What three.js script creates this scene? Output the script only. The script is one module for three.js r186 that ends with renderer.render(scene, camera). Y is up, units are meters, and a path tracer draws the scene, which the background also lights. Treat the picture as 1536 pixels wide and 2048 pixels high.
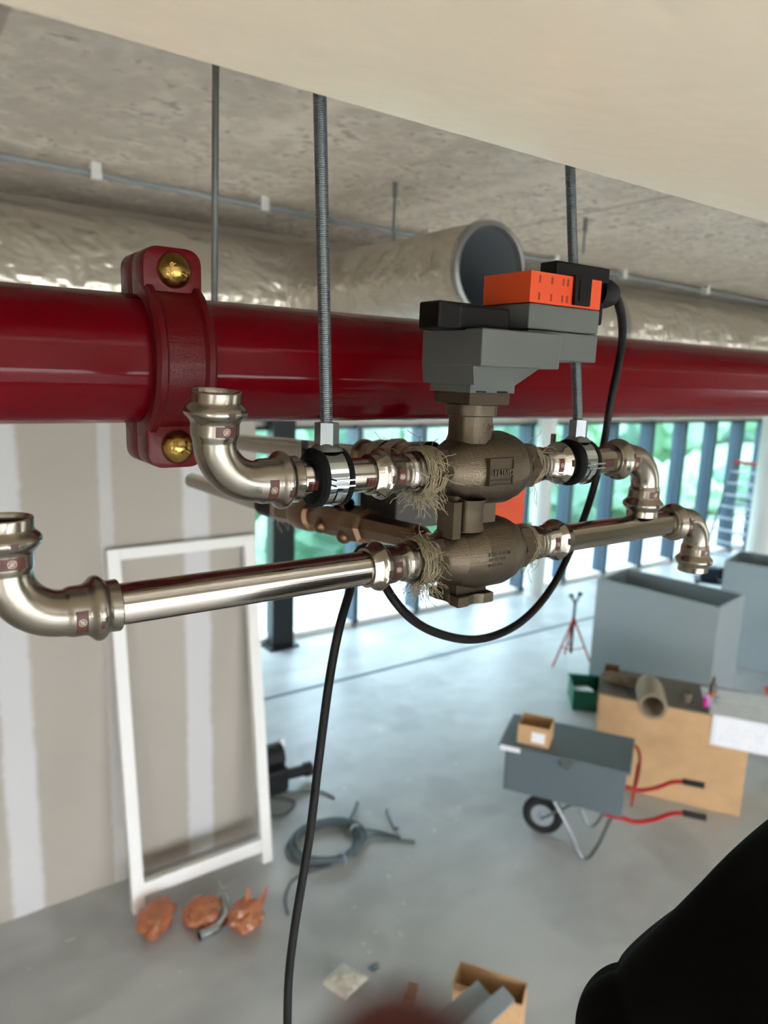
import * as THREE from 'three';
import { mergeGeometries, toCreasedNormals } from 'three/addons/utils/BufferGeometryUtils.js';
import { RoundedBoxGeometry } from 'three/addons/geometries/RoundedBoxGeometry.js';
import { FontLoader } from 'three/addons/loaders/FontLoader.js';
import { TextGeometry } from 'three/addons/geometries/TextGeometry.js';
import { ImprovedNoise } from 'three/addons/math/ImprovedNoise.js';
import { RectAreaLightUniformsLib } from 'three/addons/lights/RectAreaLightUniformsLib.js';

// ---------- camera, sky, exposure ----------
const scene = new THREE.Scene();
const V3 = (x, y, z) => new THREE.Vector3(x, y, z);
const camera = new THREE.PerspectiveCamera(2 * Math.atan(1024 / 1430) * 180 / Math.PI, 0.75, 0.01, 200);
camera.position.set(0, 3.7, 0);
camera.quaternion.setFromRotationMatrix(new THREE.Matrix4().makeBasis(
  V3(0.8216, 0.0343, 0.569), V3(0.0805, 0.9812, -0.1753), V3(-0.5643, 0.1899, 0.8034)));
camera.focus = 0.58;
camera.userData.fStop = 6.3;
scene.background = new THREE.Color(0xeaf0fa);       // overcast sky
scene.backgroundIntensity = 13;
const renderer = new THREE.WebGLRenderer({ antialias: true });
renderer.toneMapping = THREE.LinearToneMapping;
renderer.toneMappingExposure = 1.3;
renderer.shadowMap.enabled = true;
RectAreaLightUniformsLib.init();

// ---------- helpers ----------
let seed = 7;
const rnd = () => { seed = (seed * 1664525 + 1013904223) >>> 0; return seed / 4294967296; };
const rr = (a, b) => a + (b - a) * rnd();
const PN = new ImprovedNoise();
const used = {};
function numbered(n) { const k = used[n] = (used[n] ?? -1) + 1; return k ? `${n}_${String(k).padStart(3, '0')}` : n; }
function mesh(name, geo, mat, parent) {
  if (Array.isArray(geo)) geo = geo.length > 1 ? mergeGeometries(geo.map(g => { g = g.index ? g.toNonIndexed() : g; for (const k of Object.keys(g.attributes)) if (!['position', 'normal', 'uv'].includes(k)) g.deleteAttribute(k); return g; })) : geo[0];
  const m = new THREE.Mesh(geo, mat); m.name = parent ? name : numbered(name);
  m.castShadow = m.receiveShadow = true; (parent ?? scene).add(m); return m;
}
function tag(o, label, category, group) { o.userData.label = label; o.userData.category = category; if (group) o.userData.group = group; return o; }
function thing(name, label, category, pos = [0, 0, 0], turn = 0, group) {
  const o = new THREE.Group(); o.name = numbered(name); scene.add(o); o.position.set(...pos); o.rotation.y = turn;
  return tag(o, label, category, group);
}
function struct(o, label, category = 'structure') { tag(o, label, category); o.userData.kind = 'structure'; return o; }
const box = (w, h, d, x = 0, y = 0, z = 0) => new THREE.BoxGeometry(w, h, d).translate(x, y, z);
const bx = (x0, x1, y0, y1, z0, z1) => box(x1 - x0, y1 - y0, z1 - z0, (x0 + x1) / 2, (y0 + y1) / 2, (z0 + z1) / 2);
const rb = (x0, x1, y0, y1, z0, z1, r = 0.002) => new RoundedBoxGeometry(x1 - x0, y1 - y0, z1 - z0, 2, r).translate((x0 + x1) / 2, (y0 + y1) / 2, (z0 + z1) / 2);
const cyl = (r0, r1, h, n = 24) => new THREE.CylinderGeometry(r0, r1, h, n);
function latheY(prof, n = 40, crease = 0.7) { return toCreasedNormals(new THREE.LatheGeometry(prof.map(([a, r]) => new THREE.Vector2(Math.max(r, 1e-5), a)), n), crease); }
const latheX = (prof, n, c) => latheY(prof, n, c).rotateZ(-Math.PI / 2);            // profile runs along +x
const latheZ = (prof, n, c) => latheY(prof, n, c).rotateX(Math.PI / 2);             // profile runs along +z
const tube = (pts, r, seg = 60, n = 10, closed = false) => new THREE.TubeGeometry(new THREE.CatmullRomCurve3(pts.map(p => V3(...p)), closed, 'centripetal'), seg, r, n, closed);
function bar(a, b, r, n = 12, r2 = r) {
  const A = V3(...a), B = V3(...b), d = B.clone().sub(A), g = cyl(r2, r, d.length(), n);
  return g.applyQuaternion(new THREE.Quaternion().setFromUnitVectors(V3(0, 1, 0), d.clone().normalize())).translate(...A.add(B).multiplyScalar(0.5).toArray());
}
function hexbar(a, b, across) { return toCreasedNormals(bar(a, b, across / 2 / Math.cos(Math.PI / 6), 6), 0.3); }
function thread(len, r, pitch = 0.0015, n = 14) {                                    // turned thread, along +y from 0
  const p = [[0, 0]]; for (let y = 0; y < len; y += pitch) p.push([y, r * 0.86], [y + pitch * 0.45, r], [y + pitch * 0.6, r]);
  p.push([len, r * 0.86], [len, 0]); return latheY(p, n, 0.5);
}
function tvnoise(px, py, per, sd) {                                                 // tiling value noise
  const h = (x, y) => { let n = ((x % per + per) % per) * 374761393 + ((y % per + per) % per) * 668265263 + sd * 974711; n = Math.imul(n ^ (n >>> 13), 1274126177); return ((n ^ (n >>> 16)) >>> 0) / 4294967296; };
  const x = Math.floor(px), y = Math.floor(py), u = px - x, v = py - y, a = u * u * (3 - 2 * u), b = v * v * (3 - 2 * v);
  return (h(x, y) * (1 - a) + h(x + 1, y) * a) * (1 - b) + (h(x, y + 1) * (1 - a) + h(x + 1, y + 1) * a) * b;
}
function fbm(u, v, f, oct, sd) { let s = 0, a = 0.5, t = 0; for (let i = 0; i < oct; i++) { s += a * tvnoise(u * f, v * f, f, sd + i * 17); t += a; a *= 0.55; f *= 2; } return s / t; }
function dataTex(w, h, fn, srgb = true, rep = [1, 1]) {
  const d = new Uint8Array(w * h * 4);
  for (let j = 0; j < h; j++) for (let i = 0; i < w; i++) { const c = fn(i / w, j / h), k = (j * w + i) * 4; for (let q = 0; q < 3; q++) d[k + q] = Math.max(0, Math.min(255, (Array.isArray(c) ? c[q] : c) * 255)); d[k + 3] = 255; }
  const t = new THREE.DataTexture(d, w, h); t.magFilter = THREE.LinearFilter; t.minFilter = THREE.LinearMipmapLinearFilter; t.generateMipmaps = true;
  t.wrapS = t.wrapT = THREE.RepeatWrapping; t.repeat.set(...rep); if (srgb) t.colorSpace = THREE.SRGBColorSpace; t.needsUpdate = true; return t;
}
function canvasTex(w, h, draw, srgb = true) { const c = document.createElement('canvas'); c.width = w; c.height = h; draw(c.getContext('2d'), w, h); const t = new THREE.CanvasTexture(c); if (srgb) t.colorSpace = THREE.SRGBColorSpace; return t; }
const M = (color, roughness = 0.6, metalness = 0, o = {}) => new THREE.MeshPhysicalMaterial({ color, roughness, metalness, ...o });
const lerp = (a, b, t) => a.map((x, i) => x + (b[i] - x) * t);
const ss = (a, b, x) => { const t = Math.max(0, Math.min(1, (x - a) / (b - a))); return t * t * (3 - 2 * t); };

// ---------- materials ----------
const fine = dataTex(256, 256, (u, v) => fbm(u, v, 48, 3, 3), false);
const cast = dataTex(256, 256, (u, v) => fbm(u, v, 90, 2, 9), false, [3, 3]);
const crinkle = dataTex(512, 512, (u, v) => { const a = Math.abs(fbm(u, v, 6, 4, 21) - 0.5) * 4, b = fbm(u, v, 20, 3, 5); return Math.min(1, a) * 0.7 + b * 0.3; }, false, [2, 2]);
const scuff = dataTex(256, 256, (u, v) => 0.25 + 0.35 * fbm(u, v, 10, 4, 31), false);
const mat = {
  steel: M(0x8e877b, 0.25, 1, { bumpMap: fine, bumpScale: 0.00004 }),
  pipe: M(0x968e83, 0.17, 1),
  nickel: M(0x62584a, 0.42, 1, { bumpMap: cast, bumpScale: 0.00025 }),
  rearBrass: M(0x735b48, 0.32, 1),
  zinc: M(0x8b9192, 0.36, 1),
  zincBright: M(0xc9d2d6, 0.14, 1),
  rubber: M(0x070807, 0.75, 0, { specularIntensity: 0.4 }),
  red: M(0x5a0008, 0.24, 0, { clearcoat: 0.2, clearcoatRoughness: 0.06, specularIntensity: 0.2 }),
  redCast: M(0x54030a, 0.36, 0, { bumpMap: cast, bumpScale: 0.00035, clearcoat: 0.08, clearcoatRoughness: 0.3, specularIntensity: 0.35 }),
  yellowZinc: M(0x9c7d45, 0.22, 1, { bumpMap: scuff, bumpScale: 0.0004 }),
  plasticGrey: M(0x4c4f4a, 0.55, 0, { bumpMap: fine, bumpScale: 0.00003 }),
  orange: M(0xc23e08, 0.5, 0, { bumpMap: fine, bumpScale: 0.00003 }),
  orangeDark: M(0x7d1c06, 0.6),
  plasticBlack: M(0x050505, 0.45, 0, { specularIntensity: 0.35 }),
  cable: M(0x050505, 0.55, 0, { specularIntensity: 0.5 }),
  soffit: M(0xf6e5cb, 0.26, 0, { bumpMap: dataTex(512, 512, (u, v) => fbm(u, v, 60, 3, 12), false, [6, 3]), bumpScale: 0.0004 }),
  foil: M(0xc6bfb0, 0.3, 0.65, { bumpMap: crinkle, bumpScale: 0.012 }),
  foilLong: M(0xc6bfb0, 0.3, 0.65, { bumpMap: (t => { t = t.clone(); t.repeat.set(2, 16); t.needsUpdate = true; return t; })(crinkle), bumpScale: 0.02 }),
  foilEdge: M(0x8f8f8a, 0.4, 0.5),
  galv: M(0x98a0a3, 0.45, 0.5),
  conduit: M(0x8b9292, 0.5, 0.1),
  clip: M(0xd8d6d0, 0.6),
  white: M(0xeceae4, 0.5),
  mullion: M(0x3a4a58, 0.4, 0.2),
  post: M(0x0a0d0f, 0.45),
  column: M(0xe9e8e2, 0.6),
  header: M(0xcfc6b4, 0.8),
  glass: M(0xdbe7ec, 0.0, 0, { transmission: 1, thickness: 0, ior: 1.45 }),
  glassClear: M(0xffffff, 0.0, 0, { transmission: 1, thickness: 0, ior: 1.45 }),
  sheet: M(0xa4aeb0, 0.5, 0.2),
  cartGrey: M(0x5d696d, 0.5, 0.1),
  cardboard: M(0xb98a5a, 0.85, 0, { map: dataTex(256, 256, (u, v) => { const n = 0.9 + 0.1 * fbm(u, v, 8, 3, 2) + 0.02 * Math.sin(u * 400); return [0.83 * n, 0.67 * n, 0.485 * n]; }) }),
  redPaint: M(0xb3161b, 0.4),
  handleGrip: M(0x161716, 0.7),
  tyre: M(0x1d1c1b, 0.85),
  green: M(0x0b6146, 0.5),
  paper: M(0xf2f2f4, 0.8),
  alu: M(0xc9d3da, 0.35, 0.7),
  blackStuff: M(0x0a0b0d, 0.6),
  hoseGrey: M(0x5a676c, 0.6),
  plasticBag: M(0xd98c60, 0.18, 0, { transmission: 0.5, thickness: 0, side: THREE.DoubleSide }),
  clearBag: M(0xd9d2c2, 0.35, 0, { transmission: 0.2, thickness: 0, side: THREE.DoubleSide }),
  hemp: M(0x978b70, 0.85),
  sleeve: M(0x020202, 0.9, 0, { specularIntensity: 0.25 }),
  skin: M(0x4a130e, 0.6),
  ink: M(0x17120d, 0.7),
};
mat.cardboard.color.set(0xffffff);
mat.floor = M(0xffffff, 0.55, 0, {
  map: dataTex(2048, 1280, (u, v) => {
    const a = fbm(u, v, 14, 5, 41), b = fbm(u, v, 90, 3, 43), s = fbm(u, v, 30, 2, 47), sp = tvnoise(u * 400, v * 400, 400, 5), st = fbm(u * 2, v, 24, 3, 61);
    let k = 0.73 + 0.14 * (a - 0.5) + 0.08 * (b - 0.5); let c = [k, k * 1.005, k * 0.995];
    c = lerp(c, [0.82, 0.82, 0.81], 0.5 * ss(0.60, 0.75, s));                       // plaster dust smears
    c = lerp(c, [0.56, 0.56, 0.55], 0.35 * ss(0.6, 0.8, st));
    if (sp > 0.965 && b > 0.45) c = lerp(c, [0.9, 0.9, 0.88], 0.8);                // plaster specks
    return c;
  }), roughnessMap: dataTex(512, 512, (u, v) => 0.5 + 0.4 * fbm(u, v, 12, 4, 88), false),
});
mat.ceil = M(0xffffff, 0.85, 0, {
  map: dataTex(1024, 1024, (u, v) => {
    const a = fbm(u, v, 110, 3, 11), b = fbm(u, v, 300, 2, 13), l = fbm(u, v, 5, 4, 15), w = fbm(u, v, 9, 2, 19);
    let c = lerp([0.83, 0.79, 0.73], [0.98, 0.94, 0.87], ss(0.28, 0.68, a * 0.45 + l * 0.55));
    c = lerp(c, [0.60, 0.565, 0.52], 0.65 * ss(0.54, 0.72, b * 0.45 + a * 0.35 + l * 0.2));        // dark pores
    const st = Math.abs(((u * 7 + 0.3 * l) % 1) - 0.5);                             // pale smears across the boards
    c = lerp(c, [0.99, 0.94, 0.87], 0.6 * ss(0.41, 0.49, st) * ss(0.4, 0.6, w));
    const pk = Math.abs(((u * 3 + 0.4) % 1) - 0.5); if (pk > 0.494) c = lerp(c, [0.5, 0.43, 0.36], 0.35);  // plank joints
    return c;
  }, true, [4, 2.5]), bumpMap: dataTex(512, 512, (u, v) => fbm(u, v, 60, 3, 77), false, [8, 5]), bumpScale: 0.008,
});

// ---------- room shell: x runs along the red pipe, -z away from the camera ----------
const H = 4.36, ZF = -8.6, ZB = 6.5, XL = -5, XR = 20;
struct(mesh('floor', bx(XL - 0.3, XR + 0.3, -0.2, 0, ZF - 0.3, ZB + 0.3), mat.floor), 'grey dusty concrete floor of the unfinished hall', 'floor');
const ceil = struct(mesh('ceiling', bx(XL - 0.3, XR + 0.3, H, H + 0.25, ZF - 0.3, ZB + 0.3), mat.ceil), 'stained raw concrete ceiling slab above the pipes', 'ceiling');
const joint = mesh('saw_cut_joint', bx(2.4, 11, 0.0005, 0.002, -7.0, -6.94), M(0x5d6a74, 0.8), scene.getObjectByName('floor')); joint.userData.label = 'blue grey joint line across the floor';
// drywall partition with filled joints
mat.drywall = M(0xffffff, 0.85, 0, {
  map: dataTex(1024, 1024, (u, v) => {
    const x = -4.7 + u * 6.92, y = v * 4.5, n = fbm(u, v, 20, 3, 4) - 0.5, e = fbm(u, v, 90, 2, 8) - 0.5;
    let c = lerp([0.66, 0.63, 0.585], [0.70, 0.665, 0.62], fbm(u, v, 5, 3, 33));
    for (let k = -5; k < 3; k++) {
      const xc = 0.545 + k * 1.215, w = 0.105 + 0.02 * n + 0.015 * e, d = Math.abs(x - xc);
      c = lerp(c, [0.81, 0.805, 0.80], (1 - ss(w - 0.03, w + 0.012, d)) * 0.9);
      const xs = xc + 0.607, d2 = Math.abs(x - xs - 0.01 * n); c = lerp(c, [0.79, 0.78, 0.77], (1 - ss(0.03, 0.055 + 0.03 * e, d2)) * 0.75 * ss(0.2, 0.36, fbm(u, v, 9, 2, 55)));
    }
    return c;
  }),
});
struct(mesh('wall_left', bx(-4.7, 2.22, 0, H, -4.92, -4.82), mat.drywall), 'beige plasterboard partition with white filled vertical joints', 'wall');
struct(mesh('wall_partition_return', bx(-4.7, -4.6, 0, H, ZF, -4.92), mat.header), 'return wall behind the plasterboard partition', 'wall').name = 'wall_rear_left';
struct(mesh('wall_right', bx(XR, XR + 0.25, 0, H, ZF, ZB), mat.header), 'pale plain wall closing the right end of hall', 'wall');
struct(mesh('wall_front', bx(XL - 0.3, XR, 2.97, H, ZF - 0.25, ZF + 0.02), mat.header), 'beige header wall above the glazed front', 'wall');
struct(mesh('wall_back', [bx(XL - 0.3, XR, 2.97, H, ZB, ZB + 0.25), bx(-5, -2.5, 0, 2.97, ZB, ZB + 0.25), bx(5, 15, 0, 2.97, ZB, ZB + 0.25)], mat.header), 'header wall above the glazing behind the viewer', 'wall');
struct(mesh('wall_side', [bx(XL - 0.3, XL, 2.97, H, ZF, ZB), bx(XL - 0.3, XL, 0, 2.97, ZF, 4)], mat.header), 'side wall with glazing at the left end', 'wall');

// glazed front: one window per bay
const mullX = [3.08, 4.23, 5.5, 6.65, 7.8, 8.95, 10.05, 11.2, 12.3, 13.4, 14.5, 15.55, 16.65, 17.75, 18.9, 20];
for (let i = 0; i + 1 < mullX.length; i++) {
  const a = mullX[i], b = mullX[i + 1], g = thing('window_' + (i + 1), `glazed bay ${i + 1} of the front, counted from the plasterboard wall`, 'window'); g.name = 'window_' + (i + 1); g.userData.kind = 'structure';
  mesh('pane', bx(a + 0.04, b - 0.04, 0.08, 2.92, ZF - 0.012, ZF), mat.glass, g);
  mesh('mullion', rb(b - 0.04, b + 0.04, 0.05, 2.97, ZF - 0.16, ZF + 0.14, 0.004), mat.mullion, g);
  mesh('sill_rail', rb(a + 0.04, b - 0.04, 0, 0.08, ZF - 0.1, ZF + 0.1, 0.004), mat.white, g);
  mesh('head_rail', rb(a + 0.04, b - 0.04, 2.92, 2.97, ZF - 0.06, ZF + 0.06, 0.004), mat.mullion, g);
}
{ const g = thing('wall_front_infill', 'plain infill of front behind partition', 'wall'); g.name = 'wall_front_left'; g.userData.kind = 'structure'; mesh('panel', bx(-5, 3.04, 0, 2.97, ZF - 0.2, ZF), mat.header, g); }
// glazing behind and left of the viewer
let wn = mullX.length;
for (const x of [-2.5, 0, 2.5, 15, 17.5]) {
  const g = thing('w', `wide clear window behind the viewer, ${Math.min(4, Math.round((x + 2.5) / 2.5)) + (x > 16 ? 2 : 1)} from the left`, 'window'); g.name = 'window_' + wn++; g.userData.kind = 'structure';
  mesh('pane', bx(x + 0.05, x + 2.45, 0.1, 2.9, ZB + 0.1, ZB + 0.112), mat.glassClear, g);
  mesh('frame', [bx(x - 0.05, x + 0.05, 0, 2.97, ZB + 0.02, ZB + 0.2), bx(x + 0.05, x + 2.45, 0, 0.1, ZB + 0.02, ZB + 0.2), bx(x + 0.05, x + 2.45, 2.9, 2.97, ZB + 0.02, ZB + 0.2)], mat.mullion, g);
}
for (const z of [4]) {
  const g = thing('w', 'clear side window at the left end of hall', 'window'); g.name = 'window_' + wn++; g.userData.kind = 'structure';
  mesh('pane', bx(XL - 0.112, XL - 0.1, 0.1, 2.9, z + 0.05, z + 2.45), mat.glassClear, g);
  mesh('frame', [bx(XL - 0.2, XL - 0.02, 0, 2.97, z - 0.05, z + 0.05), bx(XL - 0.2, XL - 0.02, 0, 0.1, z + 0.05, z + 2.45), bx(XL - 0.2, XL - 0.02, 2.9, 2.97, z + 0.05, z + 2.45)], mat.mullion, g);
}
// soffit panel overhead
struct(mesh('trim_1', rb(-3.2, 4.6, 3.866, 3.93, -0.42, 1.6, 0.002), mat.soffit), 'glossy off-white soffit panel overhead in the near foreground', 'soffit');
struct(mesh('added_trim_2', bx(-4.6, XR, 3.86, H, -3.8, -3.4), mat.header), 'added light-blocking beam behind the main duct, shading the ceiling gap', 'beam');  // beam added to keep window light out of the gap above the duct
// steel post, columns
{ const g = thing('steel_post', 'black square steel post on a base plate by the glazed front', 'post', [4.2, 0, -8.33]);
  mesh('shaft', rb(-0.16, 0.16, 0.03, H, -0.09, 0.09, 0.006), mat.post, g); mesh('base_plate', rb(-0.22, 0.22, 0, 0.03, -0.14, 0.14, 0.004), mat.post, g); }
{ const g = thing('round_column', 'round off-white column in front of the glazing behind the valve', 'column', [9.1, 0, -8.3]);
  mesh('shaft', latheY([[0.03, 0], [0.03, 0.16], [H, 0.16]], 32), mat.column, g); mesh('base_ring', latheY([[0, 0.19], [0.03, 0.19], [0.03, 0.16]], 32), mat.column, g); }
{ const g = thing('round_column', 'round white column at the right edge beside the stepladder', 'column', [12.95, 0, -6.5]);
  mesh('shaft', latheY([[0.03, 0], [0.03, 0.2], [H, 0.2]], 32), mat.column, g); mesh('base_ring', latheY([[0, 0.23], [0.03, 0.23], [0.03, 0.2]], 32), mat.column, g); }

// ---------- outdoors ----------
const grassTex = dataTex(512, 512, (u, v) => { const n = fbm(u, v, 60, 4, 6), m = fbm(u, v, 6, 3, 16); return lerp([0.36, 0.49, 0.38], [0.58, 0.70, 0.56], n * 0.6 + m * 0.4); }, true, [8, 6]);
struct(mesh('lawn', bx(-40, 90, -0.5, -0.12, -70, -11), M(0xffffff, 0.9, 0, { map: grassTex })), 'green lawn outside the glazed front', 'lawn');
struct(mesh('pavement', bx(-40, 90, -0.5, -0.1, -11, ZF - 0.3), M(0xc4c8c6, 0.9)), 'pale paving strip outside the glazed front', 'pavement');
struct(mesh('forecourt', bx(-40, 60, -0.5, -0.1, ZB + 0.3, 40), M(0xd9d7d0, 0.9)), 'pale paved forecourt behind the viewer', 'pavement');
struct(mesh('side_yard', bx(-40, XL - 0.3, -0.5, -0.1, ZF - 0.3, ZB + 0.3), M(0xd9d7d0, 0.9)), 'pale paved yard at the left end', 'pavement');
function blob(r, n, amp, f, sx = 1, sy = 1, sz = 1, ox = 0) {
  const g = new THREE.IcosahedronGeometry(r, n), p = g.attributes.position;
  for (let i = 0; i < p.count; i++) { const x = p.getX(i), y = p.getY(i), z = p.getZ(i), k = 1 + amp * PN.noise(x / r * f + ox, y / r * f, z / r * f + ox) + amp * 0.5 * PN.noise(x / r * f * 3 + ox, y / r * f * 3, z / r * f * 3); p.setXYZ(i, x * k * sx, y * k * sy, z * k * sz); }
  g.computeVertexNormals(); return g;
}
const leaf = [M(0x6a9274, 0.8), M(0x88b08c, 0.8), M(0x507860, 0.8)], bark = M(0x5a5248, 0.9), seats = ['beside the black post', 'left of the valve', 'behind the valve', 'right of the pale column', 'behind the cable loop', 'left of the right elbows', 'behind the right elbows', 'right of the elbows', 'left of the stepladder', 'behind the stepladder', 'right of the stepladder'];
[[5.6, -14], [8.2, -17.5], [11.5, -14.5], [15, -17], [18, -15], [21, -18], [24, -15.5], [27.5, -17.5], [31, -15], [35, -18], [39, -15]].forEach(([x, z], i) => {
  const t = thing('garden_tree', `${['mid', 'light', 'dark'][i % 3]} green young tree outside the glazing ${seats[i]}`, 'tree', [x, -0.12, z], 0, 'trees outside the glazing');
  mesh('trunk', bar([0, 0, 0], [rr(-0.1, 0.1), 2.4, 0], 0.13, 8, 0.08), bark, t);
  mesh('crown', mergeGeometries([0, 1, 2].map(k => blob(rr(0.8, 1.3), 3, 0.35, 2, 1, 1.2, 1, i * 3 + k).translate(rr(-0.7, 0.7), 2.5 + k * 0.7, rr(-0.6, 0.6)))), leaf[i % 3], t);
});
const flat = (g, y) => { const p = g.attributes.position; for (let i = 0; i < p.count; i++) if (p.getY(i) < y) p.setY(i, y); g.computeVertexNormals(); return g; };
struct(mesh('hedge', mergeGeometries(Array.from({ length: 26 }, (_, k) => blob(1.5, 3, 0.3, 2, 1.3, 1.1, 0.8, k * 3).translate(-2 + k * 2.6, 1.1, -27 - (k % 2) * 0.5))), M(0x46685a, 0.9)), 'long dark green hedge far outside the glazing', 'hedge');
for (let i = 0; i < 11; i++) {
  const t = mesh('garden_shrub', flat(blob(0.75, 3, 0.4, 2.4, 1.3, 1, 1, i * 5), -0.46), leaf[(i + 1) % 3]); t.position.set(4.6 + i * 2.6, 0.345, -12.2 - (i % 3) * 0.4);
  tag(t, `${['light', 'dark', 'mid'][i % 3]} green rounded shrub outside the glazing ${seats[i]}`, 'shrub', 'shrubs along the lawn edge');
}

// ---------- ceiling services ----------
{ // main duct and open branch
  function foilTube(r, len, seg, ring, amp, sd) {
    const g = new THREE.CylinderGeometry(r, r, len, ring, seg, true), p = g.attributes.position;
    for (let i = 0; i < p.count; i++) { const x = p.getX(i), y = p.getY(i), z = p.getZ(i), k = 1 + amp * (PN.noise(x * 9 + sd, y * 5, z * 9) + 0.5 * PN.noise(x * 25, y * 14 + sd, z * 25)); p.setXYZ(i, x * k, y, z * k); }
    g.computeVertexNormals(); return g;
  }
  const d = thing('ventilation_duct', 'large round foil-wrapped duct running under the ceiling', 'duct', [0, 3.98, -3]);
  mesh('wrap', foilTube(0.27, 20, 160, 40, 0.03, 3).rotateZ(Math.PI / 2).translate(7, 0, 0), mat.foilLong, d);
  for (const x of [-0.6, 3.6, 6.2, 9]) mesh('tape_band', cyl(0.276, 0.276, 0.08, 40).rotateZ(Math.PI / 2).translate(x, 0, 0), mat.foilEdge, d);
  const b = thing('branch_duct', 'short foil-wrapped branch duct with open black end', 'duct', [1.555, 4.02, -1.7]);
  mesh('wrap', foilTube(0.145, 1.1, 24, 40, 0.025, 8).rotateX(Math.PI / 2).translate(0, 0, -0.55), mat.foil, b);
  mesh('collar', latheZ([[-0.3, 0.128], [-0.002, 0.128], [0.012, 0.13], [0.014, 0.134], [0.008, 0.144], [-0.01, 0.147]], 48), mat.foilEdge, b);
  mesh('inner_sleeve', latheZ([[-1.05, 0], [-1.05, 0.126], [-0.01, 0.126]], 48), mat.galv, b).userData.label = 'grey metal inside of the open duct end';
  mesh('damper_blade', cyl(0.12, 0.12, 0.004, 40).rotateX(0.5).translate(0, -0.0, -0.62), mat.galv, b);
  mesh('saddle', latheZ([[-1.12, 0.21], [-1.06, 0.18], [-1.0, 0.15], [-0.95, 0.146]], 40), mat.foil, b);
}
function conduit(label, x0, x1, z0, z1, clips, r = 0.011) {
  const g = thing('ceiling_conduit', label, 'conduit', [0, H - 0.035, 0]); const zz = x => z0 + (z1 - z0) * (x - x0) / (x1 - x0);
  mesh('tube', bar([x0, 0, z0], [x1, 0, z1], r, 10), mat.conduit, g);
  for (const x of clips) mesh('clip', [rb(x - 0.018, x + 0.018, -0.016, 0.035, zz(x) - 0.022, zz(x) - 0.012, 0.002), rb(x - 0.018, x + 0.018, -0.018, -0.011, zz(x) - 0.022, zz(x) + 0.02, 0.002), rb(x - 0.018, x + 0.018, -0.016, 0.035, zz(x) + 0.012, zz(x) + 0.022, 0.002)], mat.clip, g);
}
conduit('grey electrical conduit clipped along ceiling above the main duct', -3, 9, -2.45, -3.22, [-0.05, 0.65, 1.285, 2.15, 3.07, 3.71, 4.69, 5.7]);
{ const g = thing('duct_hanger', 'thin zinc hanger rod holding the open branch duct', 'hanger', [1.545, 0, -2.2]);
  mesh('rod', bar([0, 4.16, 0], [0, H - 0.05, 0], 0.005, 8), mat.zinc, g); mesh('anchor_sleeve', bar([0, H - 0.05, 0], [0, H, 0], 0.009, 10), mat.zinc, g); }
{ const g = thing('duct_hanger', 'short zinc ceiling rod right of the branch duct', 'hanger', [2.46, 0, -2.12]);
  mesh('rod', bar([0, 4.22, 0], [0, H - 0.05, 0], 0.005, 8), mat.zinc, g); mesh('anchor_sleeve', bar([0, H - 0.05, 0], [0, H, 0], 0.009, 10), mat.zinc, g); }

// ---------- red sprinkler main ----------
const PY = 3.705, PZ = -0.665, PR = 0.0565;
tag(mesh('fire_pipe', latheX([[-2.6, 0], [-2.6, PR], [0.212, PR], [0.212, PR - 0.004], [0, PR - 0.004]].slice(0, 4), 72).translate(0, PY, PZ), mat.red), 'glossy red sprinkler pipe left of the bolted coupling', 'pipe');
tag(mesh('fire_pipe', latheX([[0.215, PR - 0.004], [0.215, PR], [14, PR], [14, 0]], 72).translate(0, PY, PZ), mat.red), 'glossy red sprinkler pipe right of the bolted coupling', 'pipe');
const font = await new FontLoader().loadAsync('fonts/droid/droid_sans_bold.typeface.json');
const text = (s, size, depth) => { const g = new TextGeometry(s, { font, size, depth, curveSegments: 3, bevelEnabled: false }); g.computeBoundingBox(); const b = g.boundingBox; return g.translate(-(b.min.x + b.max.x) / 2, -(b.min.y + b.max.y) / 2, 0); };
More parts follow.
